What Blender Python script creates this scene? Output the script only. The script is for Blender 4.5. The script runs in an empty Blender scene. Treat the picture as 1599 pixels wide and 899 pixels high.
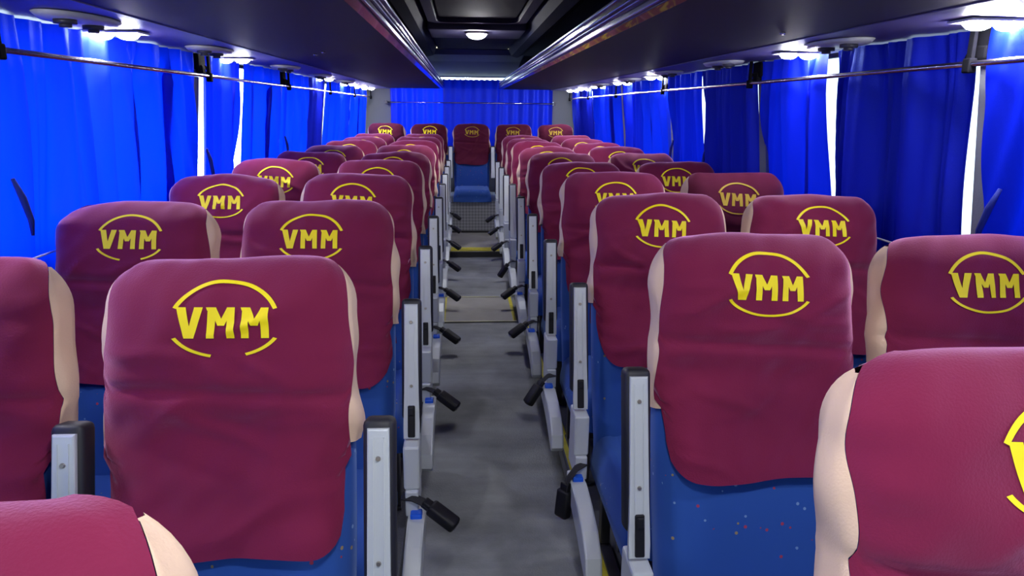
import bpy, bmesh, math, random
from mathutils import Vector, Matrix, noise

PI = math.pi
scene = bpy.context.scene
C = scene.collection
ZC = 1.38            # eye height above the aisle floor
XC = 0.1036          # the camera stands this far left of the bus centre line

# ------------------------------------------------------------------ camera
cam_data = bpy.data.cameras.new('camera')
cam = bpy.data.objects.new('camera', cam_data)
C.objects.link(cam)
cam_data.sensor_width = 36.0
cam_data.lens = 1130.0 / 1599.0 * 36.0
cam_data.clip_start = 0.02
yaw, pitch, roll = 0.0690, 0.2422, 0.0101
Rv = Vector((math.cos(yaw), -math.sin(yaw), 0))
Fv = Vector((math.sin(yaw) * math.cos(pitch), math.cos(yaw) * math.cos(pitch), -math.sin(pitch)))
Uv = Vector((math.sin(yaw) * math.sin(pitch), math.cos(yaw) * math.sin(pitch), math.cos(pitch)))
R2 = Rv * math.cos(roll) + Uv * math.sin(roll)
U2 = Uv * math.cos(roll) - Rv * math.sin(roll)
M = Matrix(((R2.x, U2.x, -Fv.x, -XC), (R2.y, U2.y, -Fv.y, 0), (R2.z, U2.z, -Fv.z, ZC), (0, 0, 0, 1)))
cam.matrix_world = M
scene.camera = cam

# ------------------------------------------------------------------ world, light, exposure
scene.view_settings.view_transform = 'Standard'
scene.view_settings.look = 'None'
scene.view_settings.exposure = 0.45
scene.view_settings.gamma = 1.0
scene.view_settings.use_curve_mapping = False
scene.cycles.max_bounces = 8
scene.cycles.transparent_max_bounces = 12
scene.cycles.sample_clamp_indirect = 6.0
SKY = 3.0            # overcast daylight outside
LAMP = 185.0          # lens brightness of the ceiling lamps
world = bpy.data.worlds.new('overcast_sky')
scene.world = world
world.use_nodes = True
bg = world.node_tree.nodes['Background']
bg.inputs['Color'].default_value = (0.86, 0.94, 1.0, 1)
bg.inputs['Strength'].default_value = SKY
# overcast sky: dim ground, glow where the sun stands behind the cloud on the left
_N = world.node_tree.nodes; _L = world.node_tree.links
_tc = _N.new('ShaderNodeTexCoord')
_dot = _N.new('ShaderNodeVectorMath'); _dot.operation = 'DOT_PRODUCT'; _dot.inputs[1].default_value = (-0.62, 0.62, 0.48)
_L.new(_tc.outputs['Generated'], _dot.inputs[0])
_g = _N.new('ShaderNodeMapRange'); _g.interpolation_type = 'SMOOTHSTEP'
_g.inputs[1].default_value = 0.35; _g.inputs[2].default_value = 1.0; _g.inputs[3].default_value = 0.0; _g.inputs[4].default_value = 3.4
_L.new(_dot.outputs['Value'], _g.inputs[0])
_sep = _N.new('ShaderNodeSeparateXYZ'); _L.new(_tc.outputs['Generated'], _sep.inputs[0])
_h = _N.new('ShaderNodeMapRange'); _h.inputs[1].default_value = -0.25; _h.inputs[2].default_value = 0.3; _h.inputs[3].default_value = 0.45; _h.inputs[4].default_value = 1.0
_L.new(_sep.outputs['Z'], _h.inputs[0])
_a = _N.new('ShaderNodeMath'); _a.operation = 'ADD'; _L.new(_g.outputs[0], _a.inputs[0]); _L.new(_h.outputs[0], _a.inputs[1])
_m2 = _N.new('ShaderNodeMath'); _m2.operation = 'MULTIPLY'; _m2.inputs[1].default_value = SKY; _L.new(_a.outputs[0], _m2.inputs[0])
_L.new(_m2.outputs[0], bg.inputs['Strength'])


def portal(name, loc, rot, sx, sy):
    l = bpy.data.lights.new(name, 'AREA')
    l.shape = 'RECTANGLE'; l.size = sx; l.size_y = sy
    l.cycles.is_portal = True
    o = bpy.data.objects.new(name, l)
    o.location = loc; o.rotation_euler = rot
    C.objects.link(o)
    return o


portal('windscreen_daylight', (0, -1.98, 1.335), (PI / 2, 0, PI), 1.9, .57)
for s in (-1, 1):
    portal('side_window_daylight', (s * 1.36, 3.45, 1.2), (PI / 2, 0, s * PI / 2), 10.5, 1.0)
portal('rear_window_daylight', (0, 8.9, 1.35), (PI / 2, 0, 0), 1.9, 0.9)


# ------------------------------------------------------------------ materials
def newmat(name):
    m = bpy.data.materials.new(name); m.use_nodes = True
    return m, m.node_tree, m.node_tree.nodes['Principled BSDF']


def simple(name, col, rough=0.5, metal=0.0, spec=0.5, coat=0.0, bump=0.0, bscale=200.0, var=0.0, vscale=6.0, sheen=0.0, sheencol=None):
    m, nt, b = newmat(name)
    b.inputs['Base Color'].default_value = (*col, 1)
    b.inputs['Roughness'].default_value = rough
    b.inputs['Metallic'].default_value = metal
    b.inputs['Specular IOR Level'].default_value = spec
    b.inputs['Coat Weight'].default_value = coat
    if sheen:
        b.inputs['Sheen Weight'].default_value = sheen
        b.inputs['Sheen Roughness'].default_value = 0.45
        b.inputs['Sheen Tint'].default_value = (*(sheencol or (1, 1, 1)), 1)
    tc = nt.nodes.new('ShaderNodeTexCoord')
    if bump:
        n = nt.nodes.new('ShaderNodeTexNoise'); n.inputs['Scale'].default_value = bscale; n.inputs['Detail'].default_value = 3
        nt.links.new(tc.outputs['Object'], n.inputs['Vector'])
        bp = nt.nodes.new('ShaderNodeBump'); bp.inputs['Strength'].default_value = bump; bp.inputs['Distance'].default_value = 0.01
        nt.links.new(n.outputs['Fac'], bp.inputs['Height'])
        nt.links.new(bp.outputs['Normal'], b.inputs['Normal'])
    if var:
        n2 = nt.nodes.new('ShaderNodeTexNoise'); n2.inputs['Scale'].default_value = vscale; n2.inputs['Detail'].default_value = 4
        nt.links.new(tc.outputs['Object'], n2.inputs['Vector'])
        mx = nt.nodes.new('ShaderNodeMixRGB')
        mx.inputs['Color1'].default_value = (*[c * (1 - var) for c in col], 1)
        mx.inputs['Color2'].default_value = (*[min(1, c * (1 + var)) for c in col], 1)
        nt.links.new(n2.outputs['Fac'], mx.inputs['Fac'])
        nt.links.new(mx.outputs['Color'], b.inputs['Base Color'])
    return m


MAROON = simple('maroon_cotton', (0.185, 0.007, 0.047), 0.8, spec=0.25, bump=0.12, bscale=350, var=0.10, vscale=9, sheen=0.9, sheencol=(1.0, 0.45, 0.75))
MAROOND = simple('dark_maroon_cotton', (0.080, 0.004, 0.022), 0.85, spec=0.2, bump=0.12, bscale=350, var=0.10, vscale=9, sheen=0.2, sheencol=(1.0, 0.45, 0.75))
BEIGE = simple('beige_cotton', (0.74, 0.53, 0.39), 0.9, spec=0.2, bump=0.12, bscale=350, var=0.08)
YELLOW = simple('yellow_print', (1.0, 0.80, 0.0), 0.6)
YELLOW_OLD = simple('worn_yellow_print', (0.42, 0.28, 0.01), 0.7)
SILVER = simple('silver_grey_plastic', (0.58, 0.62, 0.64), 0.32, metal=0.15, coat=0.2)
BLACK = simple('black_plastic', (0.006, 0.006, 0.009), 0.5, spec=0.3)
MATTEBLK = simple('matte_black_metal', (0.004, 0.004, 0.006), 0.9, spec=0.05)
PADBLK = simple('black_arm_cushion', (0.012, 0.012, 0.018), 0.55)
STRAP = simple('black_webbing', (0.014, 0.014, 0.018), 0.8, bump=0.3, bscale=500)
STICK = simple('blue_plastic_cap', (0.0, 0.10, 0.75), 0.4)
SCREW = simple('screw_steel', (0.35, 0.32, 0.28), 0.35, metal=0.9)
REDBTN = simple('red_button', (0.45, 0.01, 0.02), 0.4)
SHELL = simple('dark_seat_shell', (0.03, 0.03, 0.045), 0.5)
STEEL = simple('dark_steel_frame', (0.06, 0.06, 0.07), 0.45, metal=0.6)
CHROME = simple('chrome_tube', (0.45, 0.42, 0.45), 0.2, metal=1.0)
RACKM = simple('dark_purple_trim_cloth', (0.012, 0.007, 0.032), 0.7, spec=0.25, bump=0.15, bscale=600)
STRIPM = simple('violet_grey_trim_panel', (0.10, 0.085, 0.20), 0.5, spec=0.4, bump=0.1, bscale=500)
CEILM = simple('dark_blue_ceiling_lining', (0.005, 0.007, 0.022), 0.75, spec=0.12, bump=0.15, bscale=300)
BEAMM = simple('violet_grey_beam_lining', (0.018, 0.015, 0.060), 0.6)
LIPM = simple('polished_purple_aluminium', (0.12, 0.10, 0.26), 0.28, metal=0.85)
LIPD = simple('dark_glossy_lip', (0.03, 0.012, 0.05), 0.2, coat=0.5)
PILLAR = simple('grey_pillar_cloth', (0.20, 0.21, 0.235), 0.85, bump=0.2, bscale=250)
REARW = simple('grey_rear_corner_cloth', (0.13, 0.14, 0.155), 0.85, bump=0.2, bscale=250)
WALLM = simple('dark_grey_wall_lining', (0.07, 0.075, 0.10), 0.7, bump=0.2, bscale=250)
HEADM = simple('blue_grey_rear_lining', (0.022, 0.032, 0.065), 0.6, bump=0.15, bscale=250)
CREAM = simple('cream_vent_plastic', (0.42, 0.43, 0.44), 0.45)
CORDM = simple('pale_curtain_wire', (0.7, 0.75, 0.8), 0.4)
TAPE = simple('yellow_floor_tape', (0.50, 0.44, 0.03), 0.6, var=0.35, vscale=30)
TAPEPALE = simple('pale_metal_strip', (0.55, 0.53, 0.36), 0.4, var=0.2, vscale=20)
PLATM = simple('dark_grey_platform_vinyl', (0.075, 0.08, 0.09), 0.7, bump=0.2, bscale=120, var=0.2)
STEPDARK = simple('dark_step_trim', (0.02, 0.02, 0.024), 0.6)
LAMPRIM = simple('white_lamp_rim', (0.6, 0.6, 0.65), 0.4)
TIEM = simple('dark_navy_tie_cloth', (0.003, 0.015, 0.22), 0.8)


def lamp_mat():
    m, nt, b = newmat('lit_lamp_lens')
    b.inputs['Base Color'].default_value = (0.9, 0.9, 0.9, 1)
    b.inputs['Emission Color'].default_value = (0.97, 0.96, 1.0, 1)
    b.inputs['Emission Strength'].default_value = LAMP
    return m


LENS = lamp_mat()


def amber_mat():
    m, nt, b = newmat('lit_roof_lamp')
    b.inputs['Emission Color'].default_value = (1.0, 0.93, 0.62, 1)
    b.inputs['Emission Strength'].default_value = 1.6
    return m


WARM = amber_mat()


def upholstery():
    m, nt, b = newmat('blue_dotted_upholstery')
    N = nt.nodes; L = nt.links
    tc = N.new('ShaderNodeTexCoord')
    v = N.new('ShaderNodeTexVoronoi'); v.inputs['Scale'].default_value = 62
    L.new(tc.outputs['Object'], v.inputs['Vector'])
    lt = N.new('ShaderNodeMath'); lt.operation = 'LESS_THAN'; lt.inputs[1].default_value = 0.22
    L.new(v.outputs['Distance'], lt.inputs[0])
    sp = N.new('ShaderNodeSeparateColor'); L.new(v.outputs['Color'], sp.inputs[0])
    gt = N.new('ShaderNodeMath'); gt.operation = 'GREATER_THAN'; gt.inputs[1].default_value = 0.72
    L.new(sp.outputs[0], gt.inputs[0])
    n = N.new('ShaderNodeTexNoise'); n.inputs['Scale'].default_value = 11; L.new(tc.outputs['Object'], n.inputs['Vector'])
    g2 = N.new('ShaderNodeMath'); g2.operation = 'GREATER_THAN'; g2.inputs[1].default_value = 0.53
    L.new(n.outputs['Fac'], g2.inputs[0])
    m1 = N.new('ShaderNodeMath'); m1.operation = 'MULTIPLY'; L.new(lt.outputs[0], m1.inputs[0]); L.new(gt.outputs[0], m1.inputs[1])
    m2 = N.new('ShaderNodeMath'); m2.operation = 'MULTIPLY'; L.new(m1.outputs[0], m2.inputs[0]); L.new(g2.outputs[0], m2.inputs[1])
    cr = N.new('ShaderNodeValToRGB'); cr.color_ramp.interpolation = 'CONSTANT'
    e = cr.color_ramp.elements
    e[0].position = 0; e[0].color = (0.35, 0.03, 0.08, 1)
    e[1].position = 0.4; e[1].color = (0.18, 0.30, 0.55, 1)
    x = e.new(0.75); x.color = (0.30, 0.22, 0.10, 1)
    L.new(sp.outputs[1], cr.inputs[0])
    mx = N.new('ShaderNodeMixRGB'); mx.inputs['Color1'].default_value = (0.010, 0.070, 0.34, 1)
    L.new(cr.outputs[0], mx.inputs['Color2']); L.new(m2.outputs[0], mx.inputs['Fac'])
    L.new(mx.outputs[0], b.inputs['Base Color'])
    b.inputs['Roughness'].default_value = 0.85
    b.inputs['Sheen Weight'].default_value = 0.3
    b.inputs['Sheen Tint'].default_value = (0.4, 0.6, 1, 1)
    return m


BLUE = upholstery()


def curtain_mat(name, col, trans, tw):
    m = bpy.data.materials.new(name); m.use_nodes = True
    nt = m.node_tree; N = nt.nodes; L = nt.links
    N.remove(N['Principled BSDF'])
    out = N['Material Output']
    d = N.new('ShaderNodeBsdfDiffuse'); d.inputs['Color'].default_value = (*col, 1)
    t = N.new('ShaderNodeBsdfTranslucent'); t.inputs['Color'].default_value = (*trans, 1)
    g = N.new('ShaderNodeBsdfGlossy'); g.inputs['Roughness'].default_value = 0.5; g.inputs['Color'].default_value = (0.35, 0.5, 1, 1)
    mx = N.new('ShaderNodeMixShader'); mx.inputs[0].default_value = tw
    L.new(d.outputs[0], mx.inputs[1]); L.new(t.outputs[0], mx.inputs[2])
    mg = N.new('ShaderNodeMixShader'); mg.inputs[0].default_value = 0.04
    L.new(mx.outputs[0], mg.inputs[1]); L.new(g.outputs[0], mg.inputs[2])
    tc = N.new('ShaderNodeTexCoord')
    n = N.new('ShaderNodeTexNoise'); n.inputs['Scale'].default_value = 260; L.new(tc.outputs['Object'], n.inputs['Vector'])
    bp = N.new('ShaderNodeBump'); bp.inputs['Strength'].default_value = 0.15; bp.inputs['Distance'].default_value = 0.01
    L.new(n.outputs['Fac'], bp.inputs['Height']); L.new(bp.outputs['Normal'], d.inputs['Normal'])
    L.new(mg.outputs[0], out.inputs['Surface'])
    return m


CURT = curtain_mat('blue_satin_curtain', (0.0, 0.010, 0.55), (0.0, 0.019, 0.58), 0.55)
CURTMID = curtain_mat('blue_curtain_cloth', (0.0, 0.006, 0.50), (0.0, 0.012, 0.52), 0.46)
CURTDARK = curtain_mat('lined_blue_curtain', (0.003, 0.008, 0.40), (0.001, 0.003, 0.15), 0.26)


CURTDARK2 = curtain_mat('deep_blue_curtain', (0.002, 0.010, 0.40), (0.001, 0.006, 0.20), 0.34)


def glass_mat():
    m = bpy.data.materials.new('window_glass'); m.use_nodes = True
    nt = m.node_tree; N = nt.nodes; L = nt.links
    N.remove(N['Principled BSDF'])
    t = N.new('ShaderNodeBsdfTransparent'); t.inputs['Color'].default_value = (0.88, 0.96, 1.0, 1)
    g = N.new('ShaderNodeBsdfGlossy'); g.inputs['Roughness'].default_value = 0.03
    mx = N.new('ShaderNodeMixShader'); mx.inputs[0].default_value = 0.05
    L.new(t.outputs[0], mx.inputs[1]); L.new(g.outputs[0], mx.inputs[2])
    L.new(mx.outputs[0], N['Material Output'].inputs['Surface'])
    return m


GLASS = glass_mat()


def floor_mat():
    m, nt, b = newmat('grey_worn_floor_vinyl')
    N = nt.nodes; L = nt.links
    tc = N.new('ShaderNodeTexCoord')
    n = N.new('ShaderNodeTexNoise'); n.inputs['Scale'].default_value = 2.6; n.inputs['Detail'].default_value = 5; n.inputs['Roughness'].default_value = 0.6
    L.new(tc.outputs['Object'], n.inputs['Vector'])
    cr = N.new('ShaderNodeValToRGB')
    cr.color_ramp.elements[0].position = 0.32; cr.color_ramp.elements[0].color = (0.155, 0.164, 0.172, 1)
    cr.color_ramp.elements[1].position = 0.62; cr.color_ramp.elements[1].color = (0.29, 0.305, 0.315, 1)
    L.new(n.outputs['Fac'], cr.inputs[0])
    # cross ripples worn darker every third of a metre
    w = N.new('ShaderNodeTexNoise'); w.inputs['Scale'].default_value = 1.0; w.inputs['Detail'].default_value = 2
    mp = N.new('ShaderNodeMapping'); mp.inputs['Scale'].default_value = (1.5, 9.0, 1)
    L.new(tc.outputs['Object'], mp.inputs[0]); L.new(mp.outputs[0], w.inputs['Vector'])
    mx = N.new('ShaderNodeMixRGB'); mx.blend_type = 'MULTIPLY'; mx.inputs['Fac'].default_value = 0.55
    L.new(cr.outputs[0], mx.inputs['Color1'])
    c2 = N.new('ShaderNodeValToRGB'); c2.color_ramp.elements[0].position = 0.35; c2.color_ramp.elements[0].color = (0.62, 0.62, 0.62, 1)
    c2.color_ramp.elements[1].position = 0.6; c2.color_ramp.elements[1].color = (1, 1, 1, 1)
    L.new(w.outputs['Fac'], c2.inputs[0]); L.new(c2.outputs[0], mx.inputs['Color2'])
    L.new(mx.outputs[0], b.inputs['Base Color'])
    b.inputs['Roughness'].default_value = 0.6
    f = N.new('ShaderNodeTexNoise'); f.inputs['Scale'].default_value = 160
    L.new(tc.outputs['Object'], f.inputs['Vector'])
    bp = N.new('ShaderNodeBump'); bp.inputs['Strength'].default_value = 0.25; bp.inputs['Distance'].default_value = 0.01
    L.new(f.outputs['Fac'], bp.inputs['Height']); L.new(bp.outputs['Normal'], b.inputs['Normal'])
    return m


FLOORM = floor_mat()
HATCHM = simple('brown_grey_hatch_vinyl', (0.27, 0.26, 0.24), 0.6, bump=0.2, bscale=160, var=0.3, vscale=5)


def checker_mat():
    m, nt, b = newmat('diamond_tread_vinyl')
    N = nt.nodes; L = nt.links
    tc = N.new('ShaderNodeTexCoord')
    mp = N.new('ShaderNodeMapping'); mp.inputs['Rotation'].default_value = (0, PI / 4, 0); mp.inputs['Scale'].default_value = (1, 1, 1)
    L.new(tc.outputs['Object'], mp.inputs[0])
    ck = N.new('ShaderNodeTexChecker'); ck.inputs['Scale'].default_value = 42
    ck.inputs['Color1'].default_value = (0.30, 0.31, 0.32, 1); ck.inputs['Color2'].default_value = (0.52, 0.53, 0.55, 1)
    L.new(mp.outputs[0], ck.inputs['Vector']); L.new(ck.outputs['Color'], b.inputs['Base Color'])
    b.inputs['Roughness'].default_value = 0.55
    return m


CHECK = checker_mat()


# ------------------------------------------------------------------ helpers
def finish(bm, smooth=False):
    bmesh.ops.recalc_face_normals(bm, faces=bm.faces[:])
    if smooth:
        for f in bm.faces: f.smooth = True
    return bm


def obj(name, bm, mats, parent=None, smooth=False, loc=None, rot=None):
    finish(bm, smooth) if smooth is not None else None
    me = bpy.data.meshes.new(name)
    bm.to_mesh(me); bm.free()
    return link(name, me, mats, parent, loc, rot)


def link(name, me, mats=None, parent=None, loc=None, rot=None):
    if mats is not None and not me.materials:
        for m in (mats if isinstance(mats, (list, tuple)) else [mats]): me.materials.append(m)
    o = bpy.data.objects.new(name, me); C.objects.link(o)
    if parent: o.parent = parent
    if loc: o.location = loc
    if rot: o.rotation_euler = rot
    return o


def tag(o, label, cat, group=None):
    o['label'] = label; o['category'] = cat
    if group: o['group'] = group
    return o


def thing(name, label, cat, loc=(0, 0, 0), group=None):
    o = bpy.data.objects.new(name, None); C.objects.link(o); o.location = loc
    o.empty_display_size = 0.1
    return tag(o, label, cat, group)


def struct(name, bm, m, parent=None, smooth=False):
    o = obj(name, bm, m, parent, smooth)
    if parent is None: o['kind'] = 'structure'
    return o


def bx(bm, x0, x1, y0, y1, z0, z1, bevel=0.0, seg=2, M=None):
    r = bmesh.ops.create_cube(bm, size=1.0)
    vs = r['verts']
    for v in vs:
        v.co = Vector(((x0 + x1) / 2 + v.co.x * (x1 - x0), (y0 + y1) / 2 + v.co.y * (y1 - y0), (z0 + z1) / 2 + v.co.z * (z1 - z0)))
    if bevel:
        es = list({e for v in vs for e in v.link_edges})
        rr = bmesh.ops.bevel(bm, geom=es, offset=bevel, segments=seg, profile=0.5, affect='EDGES')
        vs = list({v for f in rr['faces'] for v in f.verts} | {v for v in vs if v.is_valid})
    if M is not None:
        for v in vs: v.co = M @ v.co
    return vs


def tube(bm, pts, r, n=10, cap=True):
    pts = [Vector(p) for p in pts]
    rings = []
    for i, p in enumerate(pts):
        d = (pts[min(i + 1, len(pts) - 1)] - pts[max(i - 1, 0)]).normalized()
        a = d.cross(Vector((0, 0, 1)))
        if a.length < 1e-3: a = d.cross(Vector((1, 0, 0)))
        a.normalize(); b = d.cross(a).normalized()
        rr = r[i] if isinstance(r, (list, tuple)) else r
        rings.append([bm.verts.new(p + a * math.cos(2 * PI * k / n) * rr + b * math.sin(2 * PI * k / n) * rr) for k in range(n)])
    for i in range(len(rings) - 1):
        for k in range(n):
            bm.faces.new((rings[i][k], rings[i][(k + 1) % n], rings[i + 1][(k + 1) % n], rings[i + 1][k]))
    if cap:
        bm.faces.new(rings[0]); bm.faces.new(rings[-1][::-1])


def prism_x(bm, poly, x0, x1, bevel=0.0):
    """poly in (y,z), extruded along x"""
    a = [bm.verts.new((x0, y, z)) for y, z in poly]
    b = [bm.verts.new((x1, y, z)) for y, z in poly]
    n = len(poly)
    fs = [bm.faces.new(a), bm.faces.new(b[::-1])]
    for i in range(n):
        fs.append(bm.faces.new((a[i], b[i], b[(i + 1) % n], a[(i + 1) % n])))
    if bevel:
        es = list({e for f in fs[:2] for e in f.edges})
        bmesh.ops.bevel(bm, geom=es, offset=bevel, segments=2, profile=0.5, affect='EDGES')


def prism_y(bm, poly, y0, y1):
    a = [bm.verts.new((x, y0, z)) for x, z in poly]
    b = [bm.verts.new((x, y1, z)) for x, z in poly]
    n = len(poly)
    bm.faces.new(a); bm.faces.new(b[::-1])
    for i in range(n):
        bm.faces.new((a[i], b[i], b[(i + 1) % n], a[(i + 1) % n]))


def grid(bm, P, mi=0, flip=False):
    """P: 2-D list of Vectors -> quads"""
    V = [[bm.verts.new(p) for p in row] for row in P]
    for i in range(len(V) - 1):
        for j in range(len(V[0]) - 1):
            q = (V[i][j], V[i][j + 1], V[i + 1][j + 1], V[i + 1][j])
            try:
                f = bm.faces.new(q[::-1] if flip else q); f.material_index = mi; f.smooth = True
            except ValueError:
                pass
    return V


# ------------------------------------------------------------------ setting
YF, YR = -2.0, 8.85       # front and rear ends of the saloon
XW = 1.30                 # wall below the windows
PLX = 0.30                # platform edge each side of the aisle
ZP = 0.03                 # platform height

bm = bmesh.new(); bx(bm, -1.45, 1.45, YF, 6.8, -0.06, 0.0)
struct('floor', bm, PLATM)
for side, s in (('left', -1), ('right', 1)):
    bm = bmesh.new(); bx(bm, min(s * PLX, s * 1.36), max(s * PLX, s * 1.36), YF, 6.8, 0.0005, ZP, 0.004)
    o = struct('floor_platform_' + side, bm, PLATM)
    if s > 0:
        bm = bmesh.new(); bx(bm, 0.303, 0.330, YF + .1, 6.7, ZP, ZP + 0.003)
        struct('trim_platform_right', bm, TAPE)

# raised floor at the back of the aisle and the engine box below the rear bench
bm = bmesh.new(); bx(bm, -1.36, 1.36, 6.8, YR, -0.06, 0.060, 0.004)
struct('floor_step', bm, HATCHM)
bm = bmesh.new(); bx(bm, -0.27, 0.27, 6.785, 6.8, 0.001, 0.056)
struct('trim_step_riser', bm, STEPDARK)
bm = bmesh.new(); bx(bm, -0.27, 0.27, 6.805, 6.98, 0.0605, 0.064)
struct('trim_step_nosing', bm, TAPE)
bm = bmesh.new(); bx(bm, -1.36, 1.36, 7.90, YR, 0.0605, 0.40, 0.006)
struct('floor_rear_box', bm, CHECK)
bm = bmesh.new(); bx(bm, -0.3, 0.3, 7.865, 7.899, 0.061, 0.078)
struct('trim_rear_box', bm, STEPDARK)

# carpet runner with a wavy cut edge
P = []
for j in range(141):
    y = YF + .02 + (6.77 - YF) * j / 140
    xr = .277 + .010 * noise.noise(Vector((y * 1.3, 0, 0))) + .005 * noise.noise(Vector((y * 6, 3, 0)))
    P.append([Vector((-.285 + (xr + .285) * i / 12, y, .0045 + .0015 * noise.noise(Vector((i * .5, y * 4, 9))))) for i in range(13)])
bm = bmesh.new()
Vr = grid(bm, P)
low = [[bm.verts.new((v.co.x, v.co.y, .0008)) for v in (row[0], row[-1])] for row in Vr]
for j in range(140):
    bm.faces.new((Vr[j][0], Vr[j + 1][0], low[j + 1][0], low[j][0]))
    bm.faces.new((Vr[j][-1], low[j][1], low[j + 1][1], Vr[j + 1][-1]))
tag(obj('floor_runner', bm, FLOORM, None, True), 'worn grey floor covering down the aisle with a wavy cut right edge', 'floor covering')
# aisle hatch
t = thing('floor_hatch', 'brownish grey floor hatch in the aisle edged with yellow side tapes and pale strips', 'floor hatch', (0, 4.95, 0.0055))
bm = bmesh.new(); bx(bm, -0.235, 0.245, -0.335, 0.30, 0.001, 0.004); obj('hatch_lid', bm, HATCHM, t)
for x in (-0.24, 0.235):
    bm = bmesh.new(); bx(bm, x - 0.008, x + 0.014, -0.335, 0.30, 0.0045, 0.007); obj('yellow_tape', bm, TAPE, t)
for y in (-0.345, 0.30):
    bm = bmesh.new(); bx(bm, -0.25, 0.25, y, y + 0.014, 0.0045, 0.009); obj('edge_strip', bm, TAPEPALE, t)

# side walls: lower panel, tumblehome upper frame with pillars, glass between
PIL = [-1.03, 0.40, 1.80, 3.22, 4.65, 6.08, 7.43, 8.72]
ZS, ZT = 0.98, 1.60      # sill and top of the glass
def wx(z):               # inner face of the upper side wall at height z
    return 1.345 - (z - ZS) * 0.10


wn = 0
for side, s in (('left', -1), ('right', 1)):
    bm = bmesh.new(); bx(bm, min(s * 1.36, s * 1.42), max(s * 1.36, s * 1.42), YF, YR, -0.06, ZS)
    struct('wall_' + side, bm, WALLM)
    bm = bmesh.new()
    a = [(s * wx(ZT), ZT), (s * (wx(ZT) + .07), ZT), (s * (wx(2.0) + .07), 2.06), (s * wx(2.0), 2.06)]
    prism_y(bm, a, YF, YR)
    struct('wall_' + side + '_upper', bm, WALLM)
    for k, y in enumerate(PIL):
        bm = bmesh.new()
        for yy0, yy1 in ((y - 0.035, y + 0.035),):
            a = [(s * 1.265, ZS), (s * (wx(ZS) + .06), ZS), (s * (wx(ZT) + .06), ZT), (s * 1.198, ZT)]
            prism_y(bm, a, yy0, yy1)
        struct('trim_pillar_' + side + '_%d' % (k + 1), bm, PILLAR)
    for k in range(len(PIL) - 1):
        wn += 1
        y0, y1 = PIL[k] + 0.046, PIL[k + 1] - 0.046
        bm = bmesh.new()
        a = [(s * (wx(ZS) + .02), ZS), (s * (wx(ZS) + .026), ZS), (s * (wx(ZT) + .026), ZT), (s * (wx(ZT) + .02), ZT)]
        prism_y(bm, a, y0, y1)
        w = struct('window_%d' % wn, bm, GLASS)
        bm = bmesh.new()
        for zz in (ZS, ZT - 0.02):
            a = [(s * (wx(zz) + .012), zz), (s * (wx(zz) + .034), zz), (s * (wx(zz) + .034), zz + .02), (s * (wx(zz) + .012), zz + .02)]
            prism_y(bm, a, y0, y1)
        obj('window_frame', bm, BLACK, w)

# rear wall with its wide window
bm = bmesh.new()
bx(bm, -1.42, 1.42, YR, YR + .06, -0.06, 0.95)
bx(bm, -1.42, -0.93, YR, YR + .06, 0.95, 1.715)
bx(bm, 0.95, 1.42, YR, YR + .06, 0.95, 1.715)
bx(bm, -1.42, 1.42, YR, YR + .06, 1.735, 2.06)
struct('wall_rear', bm, REARW)
wn += 1
bm = bmesh.new(); bx(bm, -0.93, 0.95, YR + .03, YR + .036, 0.95, 1.735)
struct('window_%d' % wn, bm, GLASS)

# front bulkhead behind the camera: the windscreen is the opening
bm = bmesh.new()
bx(bm, -1.42, 1.42, YF - .06, YF, -0.06, 1.05)
bx(bm, -1.42, 1.42, YF - .06, YF, 1.62, 2.06)
bx(bm, -1.42, -0.95, YF - .06, YF, 1.05, 1.62)
bx(bm, 0.95, 1.42, YF - .06, YF, 1.05, 1.62)
struct('wall_front', bm, WALLM)

# ceiling with central recess
bm = bmesh.new(); bx(bm, -1.42, 1.42, YF, YR, 1.98, 2.06)
struct('ceiling', bm, CEILM)
bm = bmesh.new()
for s in (-1, 1):
    prism_y(bm, [(s * .34, 1.979), (s * .50, 1.979), (s * .50, 1.90), (s * .44, 1.87), (s * .38, 1.885)], YF, 7.45)
struct('trim_ceiling_duct', bm, CEILM)
# cross beam that carries the middle lamp
bm = bmesh.new(); bx(bm, -0.337, 0.337, 5.20, 5.82, 1.90, 1.979, 0.012, 3)
struct('trim_ceiling_beam', bm, BEAMM)
bm = bmesh.new(); bx(bm, -0.337, 0.337, 5.84, 7.2, 1.93, 1.979, 0.01)
struct('trim_ceiling_panel', bm, CEILM)
# rear header sloping down to the rear window
bm = bmesh.new()
prism_x(bm, [(7.5, 1.978), (7.5, 1.945), (7.62, 1.905), (8.1, 1.87), (YR - .005, 1.745), (YR - .005, 1.978)], -0.50, 0.52)
struct('trim_rear_header', bm, HEADM)

# roof hatch
t = thing('roof_hatch', 'dark rounded roof escape hatch in the ceiling ahead of the lit middle lamp', 'roof hatch', (0, 4.35, 1.979))


def rrect(w, h, r, n=6):
    pts = []
    for cx, cy, a0 in ((w - r, h - r, 0), (-w + r, h - r, PI / 2), (-w + r, -h + r, PI), (w - r, -h + r, 1.5 * PI)):
        for k in range(n + 1):
            a = a0 + PI / 2 * k / n
            pts.append((cx + r * math.cos(a), cy + r * math.sin(a)))
    return pts


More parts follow.
